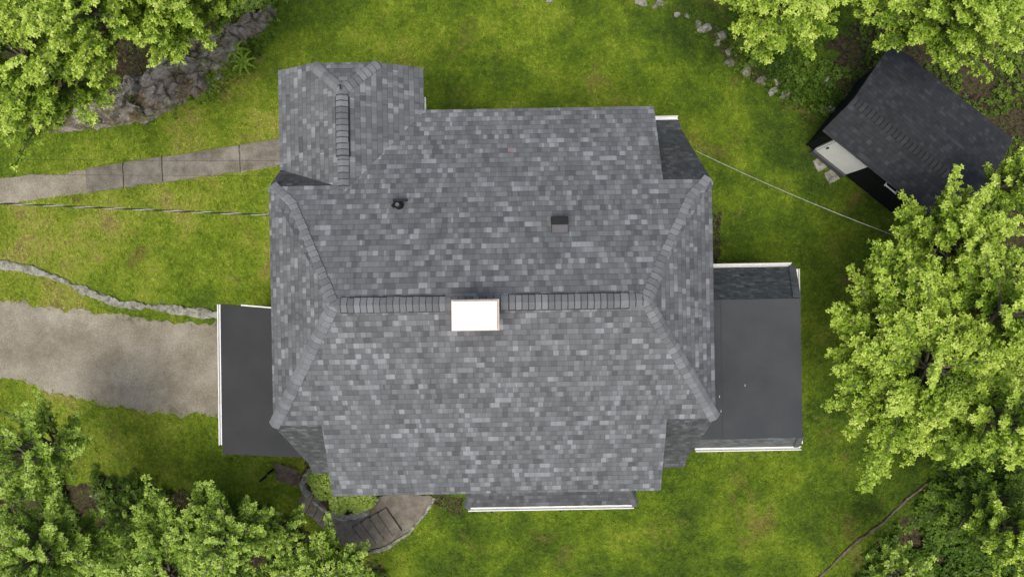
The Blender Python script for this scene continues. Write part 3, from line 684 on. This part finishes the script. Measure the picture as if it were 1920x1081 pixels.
# ------------------------------------------------------------ vegetation
def tree(px, py, ztop, rpx, rz, mat, label, cat='tree', seed=0, limbs=46, dens=1.0, leaf=0.1, name='tree', base=0.55, wide=.3):
    r = random.Random(seed); zc = ztop-rz; zq = zc+.35*rz
    C = P(px, py, zq); R = rpx*(HC-zq)/FP*.96
    base0 = P(px, py, 0); B = Vector((C.x, C.y, 0)).lerp(base0, .8); sh_ = Vector((C.x-B.x, C.y-B.y, 0))
    root = empty(name, (B.x, B.y, 0), 0, label, cat)
    ztr = zc+rz*.35
    cen = []; sc = []; sh = []
    ph = [r.uniform(0, 6.28) for _ in range(3)]
    def ok(c):
        w = c+B; f = FP/(HC-w.z); u = 960+w.x*f; v = 540.5-w.y*f
        return -110 < u < 2030 and -110 < v < 1190
    for i in range(limbs):
        az = i*2.39996+r.uniform(-.3, .3); f = (i+.5)/limbs
        el = math.asin(min(.98, max(-.15, -.12+f*1.1)))+r.uniform(-.08, .08)
        lob = 1+.15*math.sin(3*az+ph[0])+.10*math.sin(5*az+ph[1])
        k = lob*r.uniform(.74, 1.12)
        end = sh_+Vector((math.cos(az)*math.cos(el)*R*k, math.sin(az)*math.cos(el)*R*k, zc+math.sin(el)*rz*r.uniform(.7, 1.06)))
        zs = min(ztr, zc-rz*.55+f*rz*1.0)
        st_ = sh_+Vector((0, 0, zs))
        mid = st_.lerp(end, .5)+Vector((0, 0, .12*R))
        pt = lambda s: st_*(1-s)**2+mid*2*s*(1-s)+end*s*s
        if not ok(end) and not ok(mid): continue
        MB().tube([pt(s) for s in (0, .25, .5, .75, .95)], [.045, .035, .026, .016, .007], 5).build('limb', 'bark', root)
        L = (end-st_).length; nt = max(4, int(L/.105*dens)); s0 = .27
        ldz = r.gauss(0, .07)
        for j in range(nt):
            s = s0+(1-s0)*(j+.5)/nt; p = pt(s); t = (pt(min(1, s+.05))-pt(s-.05)).normalized()
            sd = t.cross(Vector((0, 0, 1))); sd = sd.normalized() if sd.length > .05 else Vector((1, 0, 0))
            for sg in (-1, 1):
                tl = (.12+.54*(1-s)*min(1, s*2.2))*min(1.15, R/2)*r.uniform(.4, 1.35)
                dr_ = (sd*sg*.75+t*.8+Vector((0, 0, r.uniform(-.18, .18)))).normalized()
                m_ = max(2, int(tl/.066)); tw = r.gauss(0, .07)
                for q_ in range(m_):
                    e = (q_+.7)/m_
                    c_ = p+dr_*tl*e+Vector((r.gauss(0, .020), r.gauss(0, .020), r.gauss(0, .03)-.22*e*e*tl))
                    if not ok(c_): continue
                    cen.append(c_); sc.append(r.uniform(.6, 1.25)*(1.05-.25*e))
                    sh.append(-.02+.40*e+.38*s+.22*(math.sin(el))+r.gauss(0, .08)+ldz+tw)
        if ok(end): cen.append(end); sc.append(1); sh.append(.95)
    MB().tube([(0, 0, -.1), sh_*.4+Vector((.03, .02, zc*.4)), sh_+Vector((-.03, .05, zc)), sh_+Vector((0, 0, ztr))], [max(.1, R*.06), max(.08, R*.05), .06, .03], 10).build('trunk', 'bark', root, True)
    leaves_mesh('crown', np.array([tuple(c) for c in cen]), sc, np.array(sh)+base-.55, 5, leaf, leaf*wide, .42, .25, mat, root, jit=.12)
    return root
T = [
 (45, 110, 7.2, 158, 2.2, 'leaf_yellow', 'yellow green tree at the far upper left beside the rocks', 1, 54),
 (275, -40, 7.5, 155, 2.2, 'leaf_yellow', 'yellow green tree leaning over the rock outcrop from the top edge', 2, 54),
 (150, 10, 8.0, 112, 2.0, 'leaf_yellow', 'tallest yellow green tree in the upper left corner', 3, 40),
 (400, -45, 6.0, 85, 1.6, 'leaf_yellow', 'small yellow green tree at the top edge above the ferns', 31, 30),
 (1475, -25, 6.6, 142, 1.8, 'leaf_yellow', 'yellow green tree at the top edge above the stone row', 4, 54),
 (1820, -5, 6.8, 152, 2.0, 'leaf_yellow', 'yellow green tree at the top edge above the shed', 5, 54),
 (1650, -60, 6.0, 100, 1.6, 'leaf_yellow', 'smaller tree at the top edge between the two upper right trees', 6, 30),
 (1805, 455, 6.2, 128, 1.9, 'leaf_yellow', 'green tree covering the lower corner of the shed', 7, 52),
 (1740, 690, 6.8, 208, 2.2, 'leaf_yellow', 'largest broad yellow green tree right of the sunroom', 8, 100),
 (1890, 590, 7.4, 140, 2.2, 'leaf_yellow', 'green tree on the right edge behind the largest tree', 9, 46),
 (1915, 340, 5.8, 60, 1.4, 'leaf_yellow', 'small yellow green tree on the right edge beside the shed', 10, 26),
 (1900, 800, 8.0, 108, 2.0, 'leaf_yellow', 'pale tall tree on the right edge below the largest tree', 11, 38),
 (1860, 940, 4.8, 130, 1.6, 'leaf_dark', 'dark green tree in the lower right shade', 12, 40),
 (1930, 1010, 6.5, 85, 1.8, 'leaf_yellow', 'pale green tree in the lower right corner', 13, 32),
 (1690, 1080, 3.6, 70, 1.1, 'leaf_green', 'low green tree at the bottom edge near the timber edging', 14, 28),
 (50, 850, 5.4, 112, 2.0, 'leaf_green', 'loose light green tree on the left edge below the drive', 15, 36),
 (70, 1045, 5.8, 128, 2.0, 'leaf_green', 'green tree in the lower left corner', 16, 50),
 (320, 1072, 4.6, 152, 1.7, 'leaf_green', 'wide green tree at the bottom edge left of the garden steps', 17, 72),
 (420, 1012, 4.9, 90, 1.5, 'leaf_green', 'round bright green tree just left of the garden steps', 18, 50),
 (605, 1092, 3.4, 104, 1.3, 'leaf_green', 'low green tree at the bottom edge below the garden steps', 19, 50),
 (518, 1000, 3.0, 52, .9, 'leaf_green', 'small green tree touching the short brown steps', 20, 28),
 (238, 962, 3.2, 48, 1.0, 'leaf_green', 'small sparse tree between the lower left tree and the wide green tree', 21, 18)]
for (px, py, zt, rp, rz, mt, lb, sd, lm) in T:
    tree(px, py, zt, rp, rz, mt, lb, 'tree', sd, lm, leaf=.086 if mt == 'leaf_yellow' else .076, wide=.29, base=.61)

def scatter(poly, n):
    xs = [p[0] for p in poly]; ys_ = [p[1] for p in poly]
    x = rng.uniform(min(xs), max(xs), n); y = rng.uniform(min(ys_), max(ys_), n); k = inpoly(x, y, poly)
    return x[k], y[k]
def world(x, y): return (x-960)*HC/FP, -(y-540.5)*HC/FP
def cover(name, label, poly, n, mat, smin, smax, h, kind='stuff', cat='undergrowth', thr=None, z0=.03):
    x, y = scatter(poly, n); x = x+rng.normal(0, 9, len(x)); y = y+rng.normal(0, 9, len(y)); X_, Y_ = world(x, y)
    nz = np.array([noise.noise(Vector((a*.9, b*.9, 3))) for a, b in zip(X_, Y_)])
    if thr is not None:
        k = nz > thr; X_, Y_, nz = X_[k], Y_[k], nz[k]
    Z = rng.uniform(z0, h, len(X_))*(1+nz)
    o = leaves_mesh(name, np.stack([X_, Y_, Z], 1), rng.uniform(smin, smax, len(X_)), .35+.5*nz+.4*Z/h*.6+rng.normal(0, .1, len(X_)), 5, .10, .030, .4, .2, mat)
    return tag(o, label, cat, kind=kind)
cover('undergrowth', 'leafy weeds behind the stone row at upper right', [(1345, 20), (1420, 60), (1500, 100), (1590, 180), (1580, 235), (1500, 200), (1450, 160), (1380, 100)], 3600, 'leaf_dark', .5, 1.0, .3)
cover('undergrowth', 'low weeds creeping between the upper right edging stones', [(1190, 0), (1260, 5), (1340, 50), (1390, 100), (1500, 170), (1560, 230), (1480, 200), (1400, 160), (1340, 100), (1290, 50)], 2200, 'leaf_dark', .3, .7, .08, thr=-.05)
cover('undergrowth', 'sparse weeds on the dark soil around the shed', [(1500, 60), (1900, 0), (1960, 400), (1700, 420), (1560, 200)], 6500, 'leaf_dark', .5, 1.0, .2, thr=.02)
cover('undergrowth', 'ground plants under the lower left trees', [(-100, 930), (100, 900), (200, 875), (330, 920), (500, 945), (560, 1000), (640, 1040), (720, 1080), (720, 1150), (-100, 1150)], 12000, 'leaf_dark', .6, 1.2, .3, thr=-.15)
cover('undergrowth', 'ground plants under the lower right trees', [(1600, 1085), (1670, 995), (1745, 910), (1810, 850), (2000, 800), (2000, 1150), (1560, 1150)], 12000, 'leaf_dark', .6, 1.3, .3, thr=-.25)
cover('undergrowth', 'bright leafy plants behind the upper left rocks', [(380, 40), (480, -10), (530, -10), (510, 30), (430, 30)], 900, 'leaf_green', .5, 1.0, .3)
cover('undergrowth', 'small plants rooted in cracks of the upper left ledge', [(110, 225), (260, 180), (330, 110), (420, 60), (500, 10), (520, 60), (430, 110), (330, 190), (230, 230), (120, 245)], 2600, 'leaf_dark', .3, .7, .5, thr=.12, z0=.2)
cover('undergrowth', 'weedy grass fringe between the upper left rocks and the lawn', [(400, 150), (440, 90), (520, 30), (530, 60), (480, 110), (420, 170), (330, 215), (320, 205)], 1800, 'leaf_dark', .3, .8, .14)
cover('undergrowth', 'leaf litter plants under the upper left trees', [(-100, 215), (150, 190), (300, 60), (450, -60), (-100, -60)], 4000, 'leaf_dark', .6, 1.2, .4, thr=0)
cover('undergrowth', 'ground plants beneath the largest right tree', [(1720, 560), (1800, 450), (2000, 400), (2000, 900), (1740, 860)], 5000, 'leaf_dark', .7, 1.3, .4, thr=-.1)
for i, (a, b, rp, lb) in enumerate([(604, 908, 24, 'bright green shrub at the left end of the planting bed'), (638, 936, 24, 'bright green shrub in the middle of the planting bed'), (674, 938, 22, 'bright green shrub at the right end of the planting bed')]):
    c = P(a, b, .45); R = rp*21.5/FP; root = empty('shrub', (c.x, c.y, .08), 0, lb, 'shrub', None)
    th = rng.uniform(0, 2*PI, 560); rr = np.sqrt(rng.uniform(0, 1, 560))*R*1.15*(1+.2*np.sin(3*th+i)); z = .42*np.sqrt(np.clip(1-(rr/(R*1.5))**2, .1, 1))*rng.uniform(.6, 1.05, 560)
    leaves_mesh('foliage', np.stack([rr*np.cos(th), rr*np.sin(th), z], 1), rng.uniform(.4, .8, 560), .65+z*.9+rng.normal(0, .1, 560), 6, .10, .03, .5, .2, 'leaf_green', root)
    for k in range(6): MB().tube([(0, 0, 0), (math.cos(k)*R*.3, math.sin(k)*R*.3, .2), (math.cos(k)*R*.7, math.sin(k)*R*.7, .32)], [.012, .01, .005], 5).build('stem', 'bark', root)
for i, (a, b, lb) in enumerate([(445, 98, 'bright fern on the lawn edge beside the rocks'), (462, 122, 'smaller fern just below the bright fern')]):
    c = P(a, b); root = empty('fern', c, 0, lb, 'fern')
    for k in range(9):
        an = k*.7+i; C_ = []
        for j in range(16):
            s = (j+1)/16; C_.append((math.cos(an)*s*.42, math.sin(an)*s*.42, .05+.3*math.sin(s*2.4)))
        leaves_mesh('frond', np.array(C_), np.linspace(1, .55, 16), np.full(16, .6), 5, .07, .013, .2, .2, 'leaf_green', root)

# lawn blades
n = 125000
x = rng.uniform(-30, 1950, n); y = rng.uniform(-30, 1111, n); keep = np.ones(n, bool)
for pl in (drive, gpath, spath, walk): keep &= ~(inpoly(x, y, pl) & inpoly(x+rng.normal(0, 7, n), y+rng.normal(0, 7, n), pl))
for pl in soils.values(): keep &= ~inpoly(x, y, pl) | (rng.random(n) < .2)
X_, Y_ = world(x, y); keep &= ~((X_ > -5.3) & (X_ < 4.4) & (Y_ > -4.7) & (Y_ < 4.0)); keep &= ~((X_ > 4.3) & (X_ < 7.8) & (Y_ > -4.3) & (Y_ < .2)); keep &= ~((X_ > -8) & (X_ < -5) & (Y_ > -4.4) & (Y_ < -.5))
X_, Y_ = X_[keep], Y_[keep]
o = leaves_mesh('lawn_grass', np.stack([X_, Y_, np.zeros(len(X_))], 1), rng.uniform(.5, 1.3, len(X_)), rng.uniform(0, 1, len(X_)), 4, .062, .009, .25, .1, 'blade', lift=.55)
tag(o, 'short mown lawn grass with yellow and dark green patches', 'grass', kind='stuff')

# ------------------------------------------------------------ light, sky, camera
w = bpy.data.worlds.new('World'); scene.world = w; w.use_nodes = True; nt = w.node_tree
sky = nt.nodes.new('ShaderNodeTexSky'); sky.sky_type = 'NISHITA'; sky.sun_disc = False
EL, AZ = math.radians(72), math.radians(205)
sky.sun_elevation = EL; sky.sun_rotation = AZ; sky.air_density = 1.0; sky.dust_density = 5.0; sky.ozone_density = 0.5
bg = nt.nodes['Background']; nt.links.new(sky.outputs[0], bg.inputs[0]); bg.inputs[1].default_value = 0.15
sl = bpy.data.lights.new('sun', 'SUN'); sl.energy = 2.5; sl.angle = math.radians(34); sl.color = (1, .965, .885)
so = bpy.data.objects.new('sun', sl); COL.objects.link(so)
dv = Vector((math.sin(AZ)*math.cos(EL), math.cos(AZ)*math.cos(EL), math.sin(EL)))
so.rotation_euler = (-dv).to_track_quat('-Z', 'Y').to_euler(); so.location = (0, 0, 30)
cam = bpy.data.cameras.new('camera'); cam.sensor_width = 36; cam.lens = 24; cam.clip_end = 1500
co = bpy.data.objects.new('camera', cam); COL.objects.link(co); co.location = (0, 0, HC); co.rotation_euler = (0, 0, 0)
scene.camera = co
scene.view_settings.view_transform = 'Standard'; scene.view_settings.look = 'None'; scene.view_settings.exposure = 0
